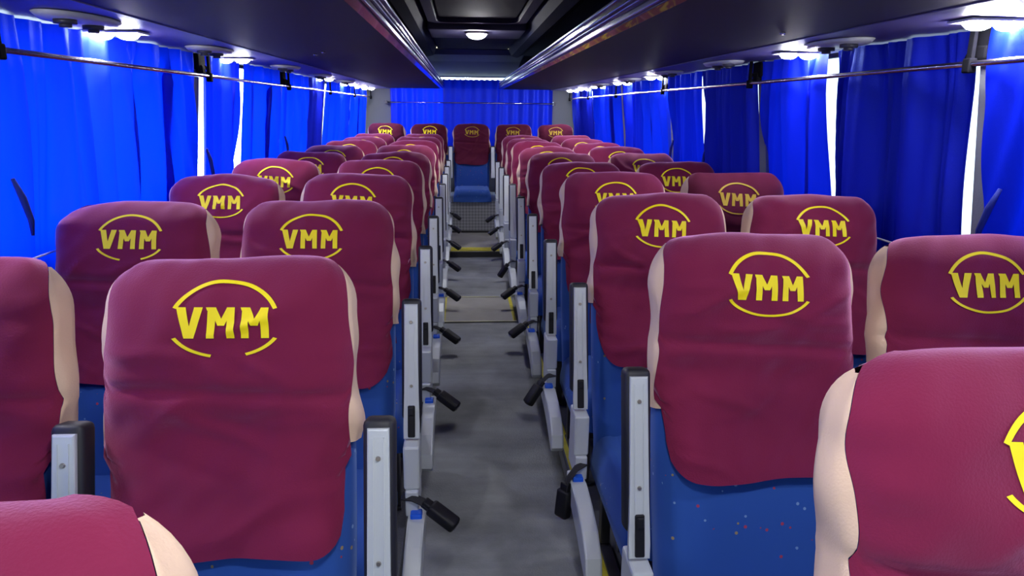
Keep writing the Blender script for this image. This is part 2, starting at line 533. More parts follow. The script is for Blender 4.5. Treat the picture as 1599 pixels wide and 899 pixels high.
bm = bmesh.new()
o1, i1 = rrect(.325, .80, .10), rrect(.27, .74, .08)
V = [[bm.verts.new((x, y, 0)) for x, y in o1], [bm.verts.new((x, y, -.045)) for x, y in o1], [bm.verts.new((x, y, -.045)) for x, y in i1], [bm.verts.new((x, y, -.005)) for x, y in i1]]
for a, b in zip(V, V[1:]):
    for k in range(len(a)): bm.faces.new((a[k], a[(k + 1) % len(a)], b[(k + 1) % len(a)], b[k]))
obj('frame', bm, BEAMM, t)
bm = bmesh.new()
P = rrect(.265, .735, .078)
a = [bm.verts.new((x, y, -.006)) for x, y in P]; b = [bm.verts.new((x * .95, y * .97, -.020)) for x, y in P]
for k in range(len(a)): bm.faces.new((a[k], a[(k + 1) % len(a)], b[(k + 1) % len(a)], b[k]))
bm.faces.new(b); bm.faces.new(a[::-1])
obj('cover_panel', bm, CEILM, t)
bm = bmesh.new(); bx(bm, -.06, .06, -.66, -.63, -.05, -.035, .005); bx(bm, -.06, -.045, -.655, -.635, -.04, -.018); bx(bm, .045, .06, -.655, -.635, -.04, -.018)
obj('handle', bm, BLACK, t)

# luggage racks
for side, s in (('left', -1), ('right', 1)):
    t = thing('luggage_rack', 'long dark purple overhead luggage rack above the %s-hand seats' % side, 'luggage rack', (0, 0, 0), 'overhead luggage racks')
    bm = bmesh.new()
    prism_y(bm, [(s * .345, 1.600), (s * .93, 1.598), (s * .93, 1.635), (s * .345, 1.635)], YF + .01, 8.55)
    obj('shelf', bm, RACKM, t)
    bm = bmesh.new()
    prism_y(bm, [(s * .935, 1.596), (s * 1.265, 1.592), (s * 1.262, 1.615), (s * .935, 1.634)], YF + .01, 8.75)
    obj('service_panel', bm, STRIPM, t)
    # ribbed aluminium lip along the aisle side
    bm = bmesh.new()
    prism_y(bm, [(s * .325, 1.602), (s * .345, 1.594), (s * .345, 1.680), (s * .335, 1.684), (s * .322, 1.674)], YF + .01, 8.55)
    obj('lip', bm, LIPD, t)
    for z, h in ((1.607, .013), (1.632, .005), (1.645, .005), (1.668, .009)):
        bm = bmesh.new(); bx(bm, min(s * .315, s * .324), max(s * .315, s * .324), YF + .01, 8.55, z, z + h, .002, 2)
        obj('bright_rib', bm, LIPM, t)
    # rounded rear end
    bm = bmesh.new()
    bx(bm, min(s * .36, s * .92), max(s * .36, s * .92), 8.551, 8.64, 1.60, 1.64, .015, 3)
    obj('end_cap', bm, BLACK, t)

# ------------------------------------------------------------------ lamps
def disc(bm, cx, cy, z0, z1, r, n=24, dome=0.0):
    top = [bm.verts.new((cx + r * math.cos(2 * PI * k / n), cy + r * math.sin(2 * PI * k / n), z1)) for k in range(n)]
    prev = top; 
    rings = [(r, z0)] + ([(r * .75, z0 - dome * .6), (r * .4, z0 - dome * .92)] if dome else [])
    for rr, z in rings:
        cur = [bm.verts.new((cx + rr * math.cos(2 * PI * k / n), cy + rr * math.sin(2 * PI * k / n), z)) for k in range(n)]
        for k in range(n): bm.faces.new((prev[k], prev[(k + 1) % n], cur[(k + 1) % n], cur[k]))
        prev = cur
    bm.faces.new(prev); bm.faces.new(top[::-1])


_m = {}
def cached(key, fn, mat, smooth=False):
    if key not in _m:
        bm = bmesh.new(); fn(bm); finish(bm, smooth)
        me = bpy.data.meshes.new(key); bm.to_mesh(me); bm.free()
        for m in (mat if isinstance(mat, (list, tuple)) else [mat]): me.materials.append(m)
        _m[key] = me
    return _m[key]


ordinal = ['nearest', 'second', 'third', 'fourth', 'fifth', 'sixth', 'seventh', 'eighth', 'ninth', 'tenth', 'eleventh']
lampsL = [1.25, 2.35, 3.51, 5.71, 6.9, 7.7, 8.3]
lampsR = [0.75, 1.71, 2.72, 4.73, 5.75, 6.75, 7.55, 8.3]
for side, s, ys in (('left', -1, lampsL), ('right', 1, lampsR)):
    for i, y in enumerate(ys):
        t = thing('ceiling_downlight', 'twin round white downlight lit under the %s rack edge, %s one counting from the camera' % (side, ordinal[i]), 'lamp', (s * 1.135, y, 1.5925), 'lit twin downlights above the windows')
        link('housing', cached('lamp_housing', lambda b: (bx(b, -.085, .085, -.045, .045, -.006, 0, .003)), LAMPRIM), None, t)
        for dx in (-.037, .037):
            link('lens', cached('lamp_lens', lambda b: disc(b, 0, 0, -.010, -.006, .032, 20, .014), LENS, True), None, t, (dx, 0, 0))
t = thing('ceiling_lamp', 'bright round dome lamp lit on the cross beam in the middle of the ceiling', 'lamp', (0.0, 5.36, 1.8995))
bm = bmesh.new(); disc(bm, 0, 0, -.012, 0, .085, 32); obj('rim', bm, LAMPRIM, t, True)
bm = bmesh.new(); disc(bm, 0, 0, -.016, -.0125, .070, 32, .03); obj('lens', bm, LENS, t, True)
for y in (-1.2, 0.3):  # unseen dome lamps, added to light the seat tops from above
    t = thing('ceiling_lamp', 'added unseen round dome lamp on the ceiling above the front of the aisle', 'lamp', (0.0, y, 1.9795), 'added front ceiling lamps')
    bm = bmesh.new(); disc(bm, 0, 0, -.012, 0, .085, 32); obj('rim', bm, LAMPRIM, t, True)
    bm = bmesh.new(); disc(bm, 0, 0, -.016, -.0125, .070, 32, .03); obj('lens', bm, LENS, t, True)
# small lit corner lamps where the ceiling panel meets the rear header
for s, nm in ((-1, 'left'), (1, 'right')):
    t = thing('marker_lamp', 'small slim pale yellow lamp glowing at the %s end of the rear header' % nm, 'lamp', (s * .36 + (0.0 if s < 0 else .04), 7.44, 1.9785))
    bm = bmesh.new(); bx(bm, -.075, .075, -.02, .02, -.022, -.001, .005); obj('body', bm, LAMPRIM, t)
    bm = bmesh.new(); bx(bm, -.07, .07, -.027, -.019, -.03, -.004, .003); obj('lens', bm, WARM, t)

# oval air vents on the service panel
for side, s, ys in (('left', -1, [2.0, 2.98, 4.2, 5.2, 6.3]), ('right', 1, [2.30, 3.32, 4.2, 5.2, 6.3])):
    for i, y in enumerate(ys):
        t = thing('air_vent', 'pale oval air outlet panel on the %s rack edge, %s from the camera' % (side, ordinal[i]), 'air vent', (s * 1.065, y, 1.5925), 'oval air vents beside the downlights')

        def oval(b, rx=.075, ry=.17, z=-.012):
            n = 28
            A = [b.verts.new((rx * math.cos(2 * PI * k / n), ry * math.sin(2 * PI * k / n), 0)) for k in range(n)]
            B = [b.verts.new((rx * .85 * math.cos(2 * PI * k / n), ry * .92 * math.sin(2 * PI * k / n), z)) for k in range(n)]
            for k in range(n): b.faces.new((A[k], A[(k + 1) % n], B[(k + 1) % n], B[k]))
            b.faces.new(B); b.faces.new(A[::-1])
        link('plate', cached('vent_plate', oval, CREAM, True), None, t)
        for dy in (-.07, .07):
            link('nozzle', cached('vent_nozzle', lambda b: (disc(b, 0, 0, -.022, -.012, .026, 16), disc(b, 0, 0, -.030, -.022, .014, 16)), SHELL, True), None, t, (0, dy, 0))
# little round buttons under the racks
for i, (x, y) in enumerate(((-.72, 3.25), (-.66, 3.1), (.80, 2.1))):
    o = obj('push_stud', (lambda b: (disc(b, 0, 0, -.005, 0, .008, 12, .003), b)[1])(bmesh.new()), CHROME, None, True, (x, y, 1.598))
    tag(o, ['small shiny stud under the left rack, farther of two', 'small shiny stud under the left rack, nearer of two', 'small shiny stud under the right rack'][i], 'stud')

# ------------------------------------------------------------------ curtains
def xcur(z):
    return 1.262 - (z - 0.98) * 0.11


def curtain(side, s, y0, y1, mat, label, seed, amp=0.027, zt=1.588, zb=0.86, tie=None, waist=0.0):
    rnd = random.Random(seed)
    nY = max(60, int((y1 - y0) / 0.008)); nZ = 30
    fr = [(rnd.uniform(8, 11), rnd.uniform(0, 6.28), .40), (rnd.uniform(18, 26), rnd.uniform(0, 6.28), .42), (rnd.uniform(40, 55), rnd.uniform(0, 6.28), .20)]
    P = []
    for j in range(nZ + 1):
        z = zb + (zt - zb) * j / nZ
        row = []
        # the cloth is pinched near the rail
        top = max(0.0, (z - 1.45) / (zt - 1.45))
        for i in range(nY + 1):
            u = i / nY
            y = y0 + (y1 - y0) * u
            yy = y + waist * math.sin(PI * (1 - (z - zb) / (zt - zb))) * (0.5 - u) * 2
            yy += 0.004 * math.sin(z * 7 + seed) * (0.3 + u)
            q = 0.0
            for k, (f, ph, a) in enumerate(fr):
                fz = 1 + (0.05 if k < 2 else 0.2) * (z - 1.2)
                q += a * math.sin(f * 2.2 * (y - y0) * fz + ph + 0.8 * math.sin((z - 1) * 2.5 + seed))
            # some folds lap over themselves, so daylight crosses several layers
            lap = max(0.0, .35 + 1.3 * noise.noise(Vector((y * 1.7, z * .5, seed * 1.7))))
            yy += .085 * lap * min(1, 6 * u, 6 * (1 - u)) * math.cos(fr[0][0] * 2.2 * (y - y0) + fr[0][1] + 0.6 * math.sin((z - 1) * 3 + seed)) * (.35 + .65 * min(1, (zt - z) / .12))
            q += 0.5 * noise.noise(Vector((y * 3, z * 1.6, seed * 3.1)))
            A = amp * (1.35 - 0.5 * top)
            q = 1.1 * math.tanh(q * 1.25)
            edge = min(1, (z - zb) / .1)
            row.append(Vector((s * (xcur(z) + q * A), yy, z + 0.004 * math.sin(12 * y + seed) * (1 - edge))))
        P.append(row)
    bm = bmesh.new(); grid(bm, P)
    o = obj('curtain', bm, mat, None, True)
    tag(o, label, 'curtain', 'blue side window curtains')
    if tie is not None:
        bm = bmesh.new()
        z0 = 1.15
        xx = xcur(z0) - .026
        tube(bm, [(s * xx, tie - .02, z0 + .05), (s * (xx - .006), tie, z0), (s * (xx - .004), tie + .025, z0 - .06), (s * xx, tie + .03, z0 - .10)], [.005, .009, .008, .004], 8)
        obj('tieback', bm, TIEM, o, True)
    return o


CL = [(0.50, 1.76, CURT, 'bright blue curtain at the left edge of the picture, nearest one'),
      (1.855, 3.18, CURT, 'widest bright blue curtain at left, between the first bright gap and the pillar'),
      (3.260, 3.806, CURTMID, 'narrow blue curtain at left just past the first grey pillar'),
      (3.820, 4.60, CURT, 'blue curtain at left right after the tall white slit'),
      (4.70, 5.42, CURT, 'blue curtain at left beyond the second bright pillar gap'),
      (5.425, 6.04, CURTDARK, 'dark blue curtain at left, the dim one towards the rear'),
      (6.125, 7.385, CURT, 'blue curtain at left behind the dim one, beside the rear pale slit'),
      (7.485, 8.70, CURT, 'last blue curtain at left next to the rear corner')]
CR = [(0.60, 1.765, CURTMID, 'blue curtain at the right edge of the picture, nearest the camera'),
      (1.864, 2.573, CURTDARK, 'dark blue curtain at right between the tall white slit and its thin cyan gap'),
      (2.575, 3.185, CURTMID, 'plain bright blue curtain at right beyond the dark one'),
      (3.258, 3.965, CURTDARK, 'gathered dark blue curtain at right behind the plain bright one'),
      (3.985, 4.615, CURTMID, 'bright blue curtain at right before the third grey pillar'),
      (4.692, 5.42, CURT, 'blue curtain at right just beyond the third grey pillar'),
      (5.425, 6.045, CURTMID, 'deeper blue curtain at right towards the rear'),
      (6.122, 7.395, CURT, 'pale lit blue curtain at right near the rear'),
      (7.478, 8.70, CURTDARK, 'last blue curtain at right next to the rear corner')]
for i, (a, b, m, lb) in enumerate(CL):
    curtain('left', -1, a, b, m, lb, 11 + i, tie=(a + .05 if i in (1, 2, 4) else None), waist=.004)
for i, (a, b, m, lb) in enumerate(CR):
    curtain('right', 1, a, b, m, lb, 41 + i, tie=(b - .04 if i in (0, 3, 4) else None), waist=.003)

# rear curtains
def rear_curtain(x0, x1, mat, label, seed):
    rnd = random.Random(seed); ph = rnd.uniform(0, 6)
    P = []
    n = int((x1 - x0) / .008)
    for j in range(21):
        z = 0.88 + (1.708 - 0.88) * j / 20
        P.append([Vector((x0 + (x1 - x0) * i / n, 8.785 + .016 * math.sin(i * .42 + ph + .5 * math.sin(z * 3)) + .01 * noise.noise(Vector((i * .05, z * 2, seed))), z + (.004 * math.sin(i * .8) if j == 20 else 0))) for i in range(n + 1)])
    bm = bmesh.new(); grid(bm, P)
    return tag(obj('curtain', bm, mat, None, True), label, 'curtain', 'blue rear window curtains')


rear_curtain(-0.94, -0.325, CURTMID, 'lighter blue curtain over the left part of the rear window', 3)
rear_curtain(-0.33, 0.31, CURTDARK2, 'blue curtain in the middle of the rear window above the centre seat', 5)
rear_curtain(0.30, 0.96, CURTDARK2, 'blue curtain over the right part of the rear window', 8)

# rails
for side, s in (('left', -1), ('right', 1)):
    t = thing('curtain_rail', 'long thin chrome curtain rail running along the %s windows' % side, 'curtain rail', (s * 1.155, 3, 1.50))
    bm = bmesh.new(); tube(bm, [(0, -4, 0), (0, 0, 0), (0, 5.66, 0)], .0075, 12); obj('rod', bm, CHROME, t, True)
    for y in PIL[2:]:
        bm = bmesh.new()
        bx(bm, -.005, .005, y - 3 - .010, y - 3 + .010, .010, .0925, .002)
        bx(bm, -.011, .011, y - 3 - .014, y - 3 + .014, -.022, .014, .004)
        obj('bracket', bm, MATTEBLK, t)
    o = bmesh.new(); tube(o, [(s * 1.240, -1, .972), (s * 1.238, 2.2, .985), (s * 1.240, 5, .968), (s * 1.240, 8.6, .97)], .003, 6)
    tag(obj('curtain_wire', o, CORDM, None, True), 'thin pale wire holding the lower edge of the %s curtains' % side, 'wire')
    # dark hook blocks at the top of the pillars
    for i, y in enumerate((PIL[2], PIL[3], PIL[4])):
        t = thing('coat_hook', 'dark coat hook block on top of the %s %s pillar' % (['nearest', 'second', 'third'][i], side), 'coat hook', (s * 1.192, y, 1.555), 'dark hook blocks on the pillars')
        bm = bmesh.new(); bx(bm, min(-s * .012, s * .014), max(-s * .012, s * .014), -.045, .045, -.030, .035, .008); bx(bm, min(-s * .018, s * .010), max(-s * .018, s * .010), -.025, .025, -.045, -.01, .006); obj('base', bm, MATTEBLK, t)
        bm = bmesh.new(); tube(bm, [(0, .02, -.01), (-s * .018, .035, -.02), (-s * .018, .04, -.036), (-s * .010, .04, -.042)], [.008, .007, .006, .005], 8); obj('hook', bm, MATTEBLK, t, True)
t = thing('curtain_rail', 'thin chrome curtain rail across the rear window', 'curtain rail', (0, 8.745, 1.445))
bm = bmesh.new(); tube(bm, [(-.98, 0, 0), (0, 0, 0), (.98, 0, 0)], .0075, 12); obj('rod', bm, CHROME, t, True)
for x in (-.985, .985):
    bm = bmesh.new(); bx(bm, x - .015, x + .015, -.012, .1, -.02, .02, .003); obj('bracket', bm, SHELL, t)

# ------------------------------------------------------------------ seats
T = 0.756; CAP = 0.075; TC = T - CAP; SC = 0.10; NEXP = 3.6


def sstep(a, b, x):
    t = max(0, min(1, (x - a) / (b - a))); return t * t * (3 - 2 * t)


def halfw(t):
    w = 0.203 + 0.007 * math.sin(PI * min(1, t / TC))
    if t > TC:
        c = min(1, (t - TC) / CAP)
        w -= 0.080 * (1 - math.sqrt(max(0, 1 - c * c)))
    return w


def halfd(t):
    d = 0.062 - 0.012 * sstep(0.0, .45, t)
    if t > TC:
        c = min(1, (t - TC) / CAP)
        d *= math.sqrt(max(0, 1 - c * c))
    return d


def fbulge(t, k=1.0):
    f = 0.026 * math.exp(-((t - .62) / .10) ** 2) - 0.012 * math.exp(-((t - .475) / .035) ** 2) + 0.020 * math.exp(-((t - .20) / .16) ** 2)
    if t > TC:
        c = min(1, (t - TC) / CAP); f *= math.sqrt(max(0, 1 - c * c))
    return f * k


def back_pt(u, t, side=-1, off=0.0):
    """point of the backrest surface; u across (-1..1), t up, side -1 front, +1 rear"""
    au = min(1, abs(u))
    w = halfw(t) + off
    yy = (1 - au ** NEXP) ** (1 / NEXP)
    d = halfd(t) + off
    y = side * d * yy
    if side < 0:
        y -= fbulge(t) * (1 - au ** 4)
    x = u * w
    z = t + (off if t > TC else 0) * min(1, (t - TC) / CAP if t > TC else 0)
    return Vector((x, y, z))


def s2t(s):
    if s < SC:
        return TC + CAP * math.cos(s / SC * PI / 2)
    return TC - (s - SC)


def tilt(p, ang):
    c, s = math.cos(ang), math.sin(ang)
    return Vector((p.x, -0.04 + p.y * c + p.z * s, 0.34 + p.z * c - p.y * s))


class Cloth:
    def __init__(self, seed):
        r = random.Random(seed); self.o = Vector((r.uniform(0, 50), r.uniform(0, 50), r.uniform(0, 50)))
        self.r = r
        self.folds = [(r.uniform(-.16, .16), r.uniform(.12, .5), r.uniform(-.9, .9), r.uniform(.05, .14), r.uniform(.003, .0085), r.uniform(.007, .014)) for _ in range(9)]
        self.wav = [r.uniform(0, 6) for _ in range(4)]
        self.drop = r.uniform(-.015, .02)

    def disp(self, x, s):
        q = self.o
        d = 0.010 * noise.noise(Vector((x * 5, s * 8, 0)) + q) + 0.0050 * noise.noise(Vector((x * 22 + s * 9, s * 17, 3)) + q)
        for fx, fs, a, ln, am, wd in self.folds:
            dx, ds = x - fx, s - fs
            al = dx * math.cos(a) + ds * math.sin(a); pe = -dx * math.sin(a) + ds * math.cos(a) + .02 * math.sin(al * 20)
            d += am * math.exp(-(al / ln) ** 2 - (pe / wd) ** 2)
        # gathered towards the side seams
        d += 0.0022 * math.sin(s * 90 + 5 * noise.noise(Vector((s * 8, x, 7)) + q)) * sstep(.11, .20, abs(x))
        return d

    def seam(self, s, sg):
        w = .950 + .018 * math.sin(s * 17 + self.wav[0] + sg) + .012 * math.sin(s * 38 + self.wav[1] * sg)
        return 1 + (w - 1) * sstep(.035, .09, s)

    def flank(self, s, sg):
        """how far the loose beige side cloth stands out"""
        return (.001 + .006 * math.sin(s * 21 + self.wav[2] * sg) + .004 * math.sin(s * 47 + self.wav[3])) * sstep(.05, .12, s)

    def front(self, x01, s, extra=0.0):
        """x01 in -1..1 across the maroon panel"""
        sg = 1 if x01 >= 0 else -1
        t = s2t(s)
        um = self.seam(s, sg)
        u = x01 * um
        p = back_pt(u, t, -1, .012)
        k = 1 - .6 * sstep(.9, 1.0, abs(x01))
        d = (self.disp(p.x, s) + .003) * k * sstep(0, .04, s) + extra
        # the lower flap hangs a little off the cushion
        hang = .004 + .010 * sstep(.36, .55, s) + .012 * math.exp(-((s - .30) / .07) ** 2) * math.sin(x01 * 3 + self.wav[1]) ** 2 - .011 * math.exp(-((s - .245 - .012 * x01) / .010) ** 2)
        # outward normal approx
        if s < SC:
            a = s / SC * PI / 2
            nrm = Vector((0, -math.sin(a), math.cos(a)))
            extra_top = .010 * noise.noise(Vector((p.x * 7, 2.5, 1)) + self.o) * math.cos(a)
            p = p + Vector((0, 0, extra_top - .010 * (p.x / .15) ** 2 * math.cos(a) * (.5 + .5 * math.sin(self.wav[0]))))
        else:
            nrm = Vector((0, -1, 0))
        q = p + nrm * (d + hang)
        if s > .36:
            q.x = x01 * halfw(t) * (um + (.0) )
        return q


def cover_mesh(cl, ang, length=.525, sidelen=.375):
    bm = bmesh.new()
    nx, ns = 44, 58
    length += cl.drop
    P = []
    for j in range(ns + 1):
        v = j / ns
        row = []
        for i in range(nx + 1):
            x01 = -1 + 2 * i / nx
            ax = abs(x01)
            # rounded lower corners
            L = length - .075 * (1 - math.sqrt(max(0, 1 - (max(0, ax - .70) / .30) ** 2)))
            L += .006 * math.sin(x01 * 4 + cl.wav[0])
            s = L * v
            row.append(tilt(cl.front(x01, s), ang))
        P.append(row)
    grid(bm, P, 0)
    # rear panel
    Q = []
    for j in range(31):
        s = .42 * j / 30
        row = []
        for i in range(21):
            x01 = -1 + 2 * i / 20; sg = 1 if x01 >= 0 else -1
            t = s2t(s)
            row.append(tilt(back_pt(x01 * cl.seam(s, sg), t, 1, .006) + Vector((0, .004, 0)) * sstep(0, .1, s), ang))
        Q.append(row)
    grid(bm, Q, 0)
    return bm


def side_mesh(cl, ang, sg, sidelen):
    bm = bmesh.new(); P = []
    n = 40
    for j in range(n + 1):
        s = .040 + (sidelen - .040) * j / n
        t = s2t(s); um = cl.seam(s, sg)
        a = cl.front(sg, s)
        b = back_pt(sg * um, t, 1, .006) + Vector((0, .004, 0)) * sstep(0, .1, s)
        fl = cl.flank(s, sg)
        if s > sidelen - .03:
            fl *= (sidelen - s) / .03
        mid = Vector((sg * (halfw(t) + .011 + fl), (a.y + b.y) / 2, a.z))
        fr = Vector((sg * (halfw(t) * .98 + .011 + fl * .9), a.y * .80 + .20 * b.y, a.z))
        bk = Vector((sg * (halfw(t) * .985 + .010 + fl * .5), a.y * .25 + .75 * b.y, a.z))
        row = [a + Vector((0, .0015, 0)), (a + fr) / 2 + Vector((sg * .002, -.001, 0)), fr, mid, bk, b]
        P.append([tilt(q, ang) for q in row])
    grid(bm, P, 0)
    return bm


def emblem_mesh(cl, ang, cx, gap, rot):
    bm = bmesh.new()
    sc_, hw, hh = .124, .089, .056

    def put(px, py):  # plane coords, py up
        c, s = math.cos(rot), math.sin(rot)
        X, Y = cx + px * c - py * s, py * c + px * s
        s_ = sc_ - Y
        t = s2t(s_); x01 = X / (halfw(t) + .006)
        x01 /= cl.seam(s_, 1 if x01 > 0 else -1)
        return tilt(cl.front(x01, s_, .0022), ang)

    def stroke(x0, y0, x1, y1, w, n=10, horiz=True, w2=None):
        rows = []
        w2 = w if w2 is None else w2
        for i in range(n + 1):
            f = i / n; x = x0 + (x1 - x0) * f; y = y0 + (y1 - y0) * f; ww = w + (w2 - w) * f
            rows.append([put(x - ww / 2 + ww * k / 2, y) for k in range(3)])
        grid(bm, rows, 0)
    top, bot = .025, -.026
    # V
    stroke(-.0700, top, -.0570, bot, .0150, w2=.0130); stroke(-.0415, top, -.0535, bot, .0140, w2=.0120)
    # the two Ms
    for ox in (-.0205, .0335):
        stroke(ox, top, ox - .0010, bot, .0122); stroke(ox + .0295, top, ox + .0305, bot, .0122)
        stroke(ox + .001, top, ox + .0148, -.005, .0105, 8); stroke(ox + .0285, top, ox + .0148, -.005, .0105, 8)
        stroke(ox - .0070, top, ox - .005, top - .005, .004, 2)
    # arcs
    def arc(a0, a1, n=30):
        rows = []
        for i in range(n + 1):
            a = a0 + (a1 - a0) * i / n
            rows.append([put(r * hw * math.cos(a), r * hh * math.sin(a) - .001) for r in (.96, 1.0, 1.04)])
        grid(bm, rows, 0)
    arc(math.radians(26), math.radians(154))
    if gap:
        arc(math.radians(206), math.radians(256), 14); arc(math.radians(292), math.radians(334), 14)
    else:
        arc(math.radians(206), math.radians(334))
    return bm


def backrest_bm(bm, ang):
    P = []
    n = 40
    for j in range(n + 1):
        f = j / n
        t = -.05 + (T + .05) * f if f < .85 else TC + CAP * math.sin((f - .85) / .15 * PI / 2) if True else 0
        if f < .85: t = -.05 + (TC + .05) * f / .85
        row = []
        m = 48
        for i in range(m + 1):
            a = 2 * PI * i / m
            cx, sx = math.cos(a), math.sin(a)
            u = math.copysign(abs(cx) ** (2 / NEXP), cx)
            side = -1 if sx <= 0 else 1
            tt = max(0, t)
            p = back_pt(u, tt, side, 0)
            if t < 0: p.z = t
            if side < 0 and t < TC - .02:
                # sewn seam between the middle panel and the side bolsters
                ax = abs(p.x)
                p.y += (.007 * math.exp(-((ax - .150) / .006) ** 2) - .006 * sstep(.150, .172, ax) * (1 - sstep(.178, .195, ax))) * (1 - .8 * sstep(.25, .4, t))
            row.append(tilt(p, ang))
        P.append(row)
    V = grid(bm, P, 0)
    bmesh.ops.remove_doubles(bm, verts=bm.verts[:], dist=.0008)


def cushion_bm(bm):
    # seat cushion seen as a rounded block with raised side bolsters and a waterfall front
    nx, ny = 36, 30
    W = .212; y0, y1 = -.56, -.045
    Pt, Pb = [], []
    for j in range(ny + 1):
        v = j / ny
        y = y0 + (y1 - y0) * v
        row, rowb = [], []
        for i in range(nx + 1):
            u = -1 + 2 * i / nx
            x = W * u
            ed = 1 - abs(u) ** 8
            fz = math.sqrt(max(0, 1 - (max(0, .14 - v) / .14) ** 2))
            z = .27 + (.105 * ed ** .5) * (.35 + .65 * fz)
            z += .012 * sstep(.70, .88, abs(u)) * ed - .010 * math.exp(-((abs(x) - .148) / .006) ** 2) * fz
            row.append(Vector((x, y + .02 * (abs(u) ** 3) * (1 - v), z)))
            rowb.append(Vector((x, y + .02 * (abs(u) ** 3) * (1 - v) + (.02 if v == 0 else 0), .235)))
        Pt.append(row); Pb.append(rowb)
    grid(bm, Pt); grid(bm, Pb, 0, True)
    # skirts
    grid(bm, [Pt[0], Pb[0]]); grid(bm, [Pt[-1], Pb[-1]])
    grid(bm, [[r[0] for r in Pt], [r[0] for r in Pb]]); grid(bm, [[r[-1] for r in Pt], [r[-1] for r in Pb]])
    bmesh.ops.remove_doubles(bm, verts=bm.verts[:], dist=.0005)


def arm_parts(parent, ax, ang, s_out, full=True, key=''):
    """raised armrest standing beside the backrest; its underside faces forward"""
    A = round(ang, 3)

    def R(p):  # local frame along the tilted arm: origin at the pivot
        c, s = math.cos(ang), math.sin(ang)
        return Vector((p.x, -.092 + p.y * c + p.z * s, .495 + p.z * c - p.y * s))

    def pad(b):
        bx(b, -.027, .027, -.008, .042, .02, .355, .012, 3)
        for v in b.verts: v.co = R(v.co)

    def plate(b):
        # silver plate, tapering at its lower end
        prof = [(-.0185, .340), (.0185, .340), (.0195, .10), (.022, .0), (.022, -.03), (-.022, -.03), (-.022, 0), (-.0195, .10)]
        fa = [b.verts.new((x, -.016, z)) for x, z in prof]; ba = [b.verts.new((x, -.004, z)) for x, z in prof]
        b.faces.new(fa); b.faces.new(ba[::-1])
        for k in range(8): b.faces.new((fa[k], fa[(k + 1) % 8], ba[(k + 1) % 8], ba[k]))
        bmesh.ops.bevel(b, geom=[e for e in b.edges if all(v in fa for v in e.verts)], offset=.004, segments=2, profile=.5, affect='EDGES')
        # shallow raised border down the middle
        bx(b, -.010, -.008, -.0185, -.0155, .03, .325); bx(b, .008, .010, -.0185, -.0155, .03, .325)
        for v in b.verts: v.co = R(v.co)

    def slot(b):
        bx(b, -.010, .010, -.0215, -.014, -.025, .062, .003)
        bx(b, -.007, .007, -.028, -.0215, .035, .058, .003)
        for v in b.verts: v.co = R(v.co)

    def screw(b, z):
        bmesh.ops.create_cone(b, cap_ends=True, segments=12, radius1=.0045, radius2=.0035, depth=.004, matrix=Matrix.Translation((0, -.0182, z)) @ Matrix.Rotation(PI / 2, 4, 'X'))
        for v in b.verts: v.co = R(v.co)
    a = link('armrest', cached('armrest_pad_%s' % A, pad, PADBLK, True), None, parent, (ax, 0, 0))
    link('underside_plate', cached('armrest_plate_%s' % A, plate, SILVER), None, a)
    if full:
        link('hinge_slot', cached('armrest_slot_%s' % A, slot, BLACK), None, a)
        for z in (.29, .115):
            link('screw', cached('armrest_screw_%s_%s' % (A, z), lambda b: screw(b, z), SCREW), None, a)


def base_parts(parent, ax, so, belt=True, detail=True, hang=0, rear=False):
    """silver bracket, side skirt and belt on the aisle side; so = +1/-1 direction of the aisle"""
    def block(b):
        bx(b, -.022, .022, -.150, -.05, .335, .462, .006)
        bx(b, -.018, .018, -.16, -.02, .26, .335, .004)
    br = link('side_bracket', cached('side_bracket', block, SILVER), None, parent, (ax, 0, 0))

    def skirt(b):
        prof = [(-.10, .262), (-.20, .268), (-.31, .262), (-.40, .238), (-.465, .196), (-.478, .150), (-.455, .128), (-.40, .150), (-.33, .180), (-.22, .195), (-.10, .200)]
        prism_x(b, prof, -.023, .023, .006)
    sk = link('side_skirt', cached('side_skirt', skirt, SILVER), None, parent, (ax + so * .012, 0, 0))
    if detail:
        link('blue_cap', cached('blue_cap', lambda b: bx(b, -.016, .016, -.185, -.15, .262, .280, .004), STICK), None, sk)
    if belt:
        # strap out of the seat side, black buckle at its end
        if hang == 0:
            pts = [(-so * .03, -.135, .315), (so * .0, -.155, .322), (so * .035, -.17, .312), (so * .055, -.18, .298)]
            dirv = Vector((so * .80, -.30, -.52)).normalized()
        elif hang == 1:
            pts = [(-so * .02, -.14, .315), (so * .015, -.17, .312), (so * .045, -.18, .275), (so * .050, -.18, .235)]
            dirv = Vector((so * .10, -.08, -1)).normalized()
        else:
            pts = [(-so * .02, -.14, .315), (so * .015, -.165, .318), (so * .04, -.18, .30), (so * .055, -.185, .275)]
            dirv = Vector((so * .55, -.2, -.8)).normalized()
        bm = bmesh.new()
        rows = []
        for k, p in enumerate(pts):
            p = Vector(p); rows.append([p + Vector((0, -.020, -.004)), p + Vector((0, 0, .004)), p + Vector((0, .020, -.002)), p + Vector((0, .020, -.005)), p + Vector((0, -.020, -.007)), p + Vector((0, -.020, -.004))])
        grid(bm, rows)
        st = obj('seat_belt', bm, STRAP, parent, True, (ax, 0, 0))
        bm = bmesh.new()
        q = dirv.to_track_quat('Z', 'Y').to_matrix().to_4x4()
        Mx = Matrix.Translation(Vector(pts[-1])) @ q
        bx(bm, -.024, .024, -.016, .016, -.006, .082, .009, 3, Mx)
        bx(bm, -.015, .015, -.010, .010, -.028, .0, .004, 2, Mx)
        bu = obj('buckle', bm, BLACK, st, True)
        bm = bmesh.new(); bx(bm, -.012, .012, -.008, .008, .0805, .0845, .002, 2, Mx)
        obj('release_button', bm, REDBTN if hang == 1 else CHROME, bu)


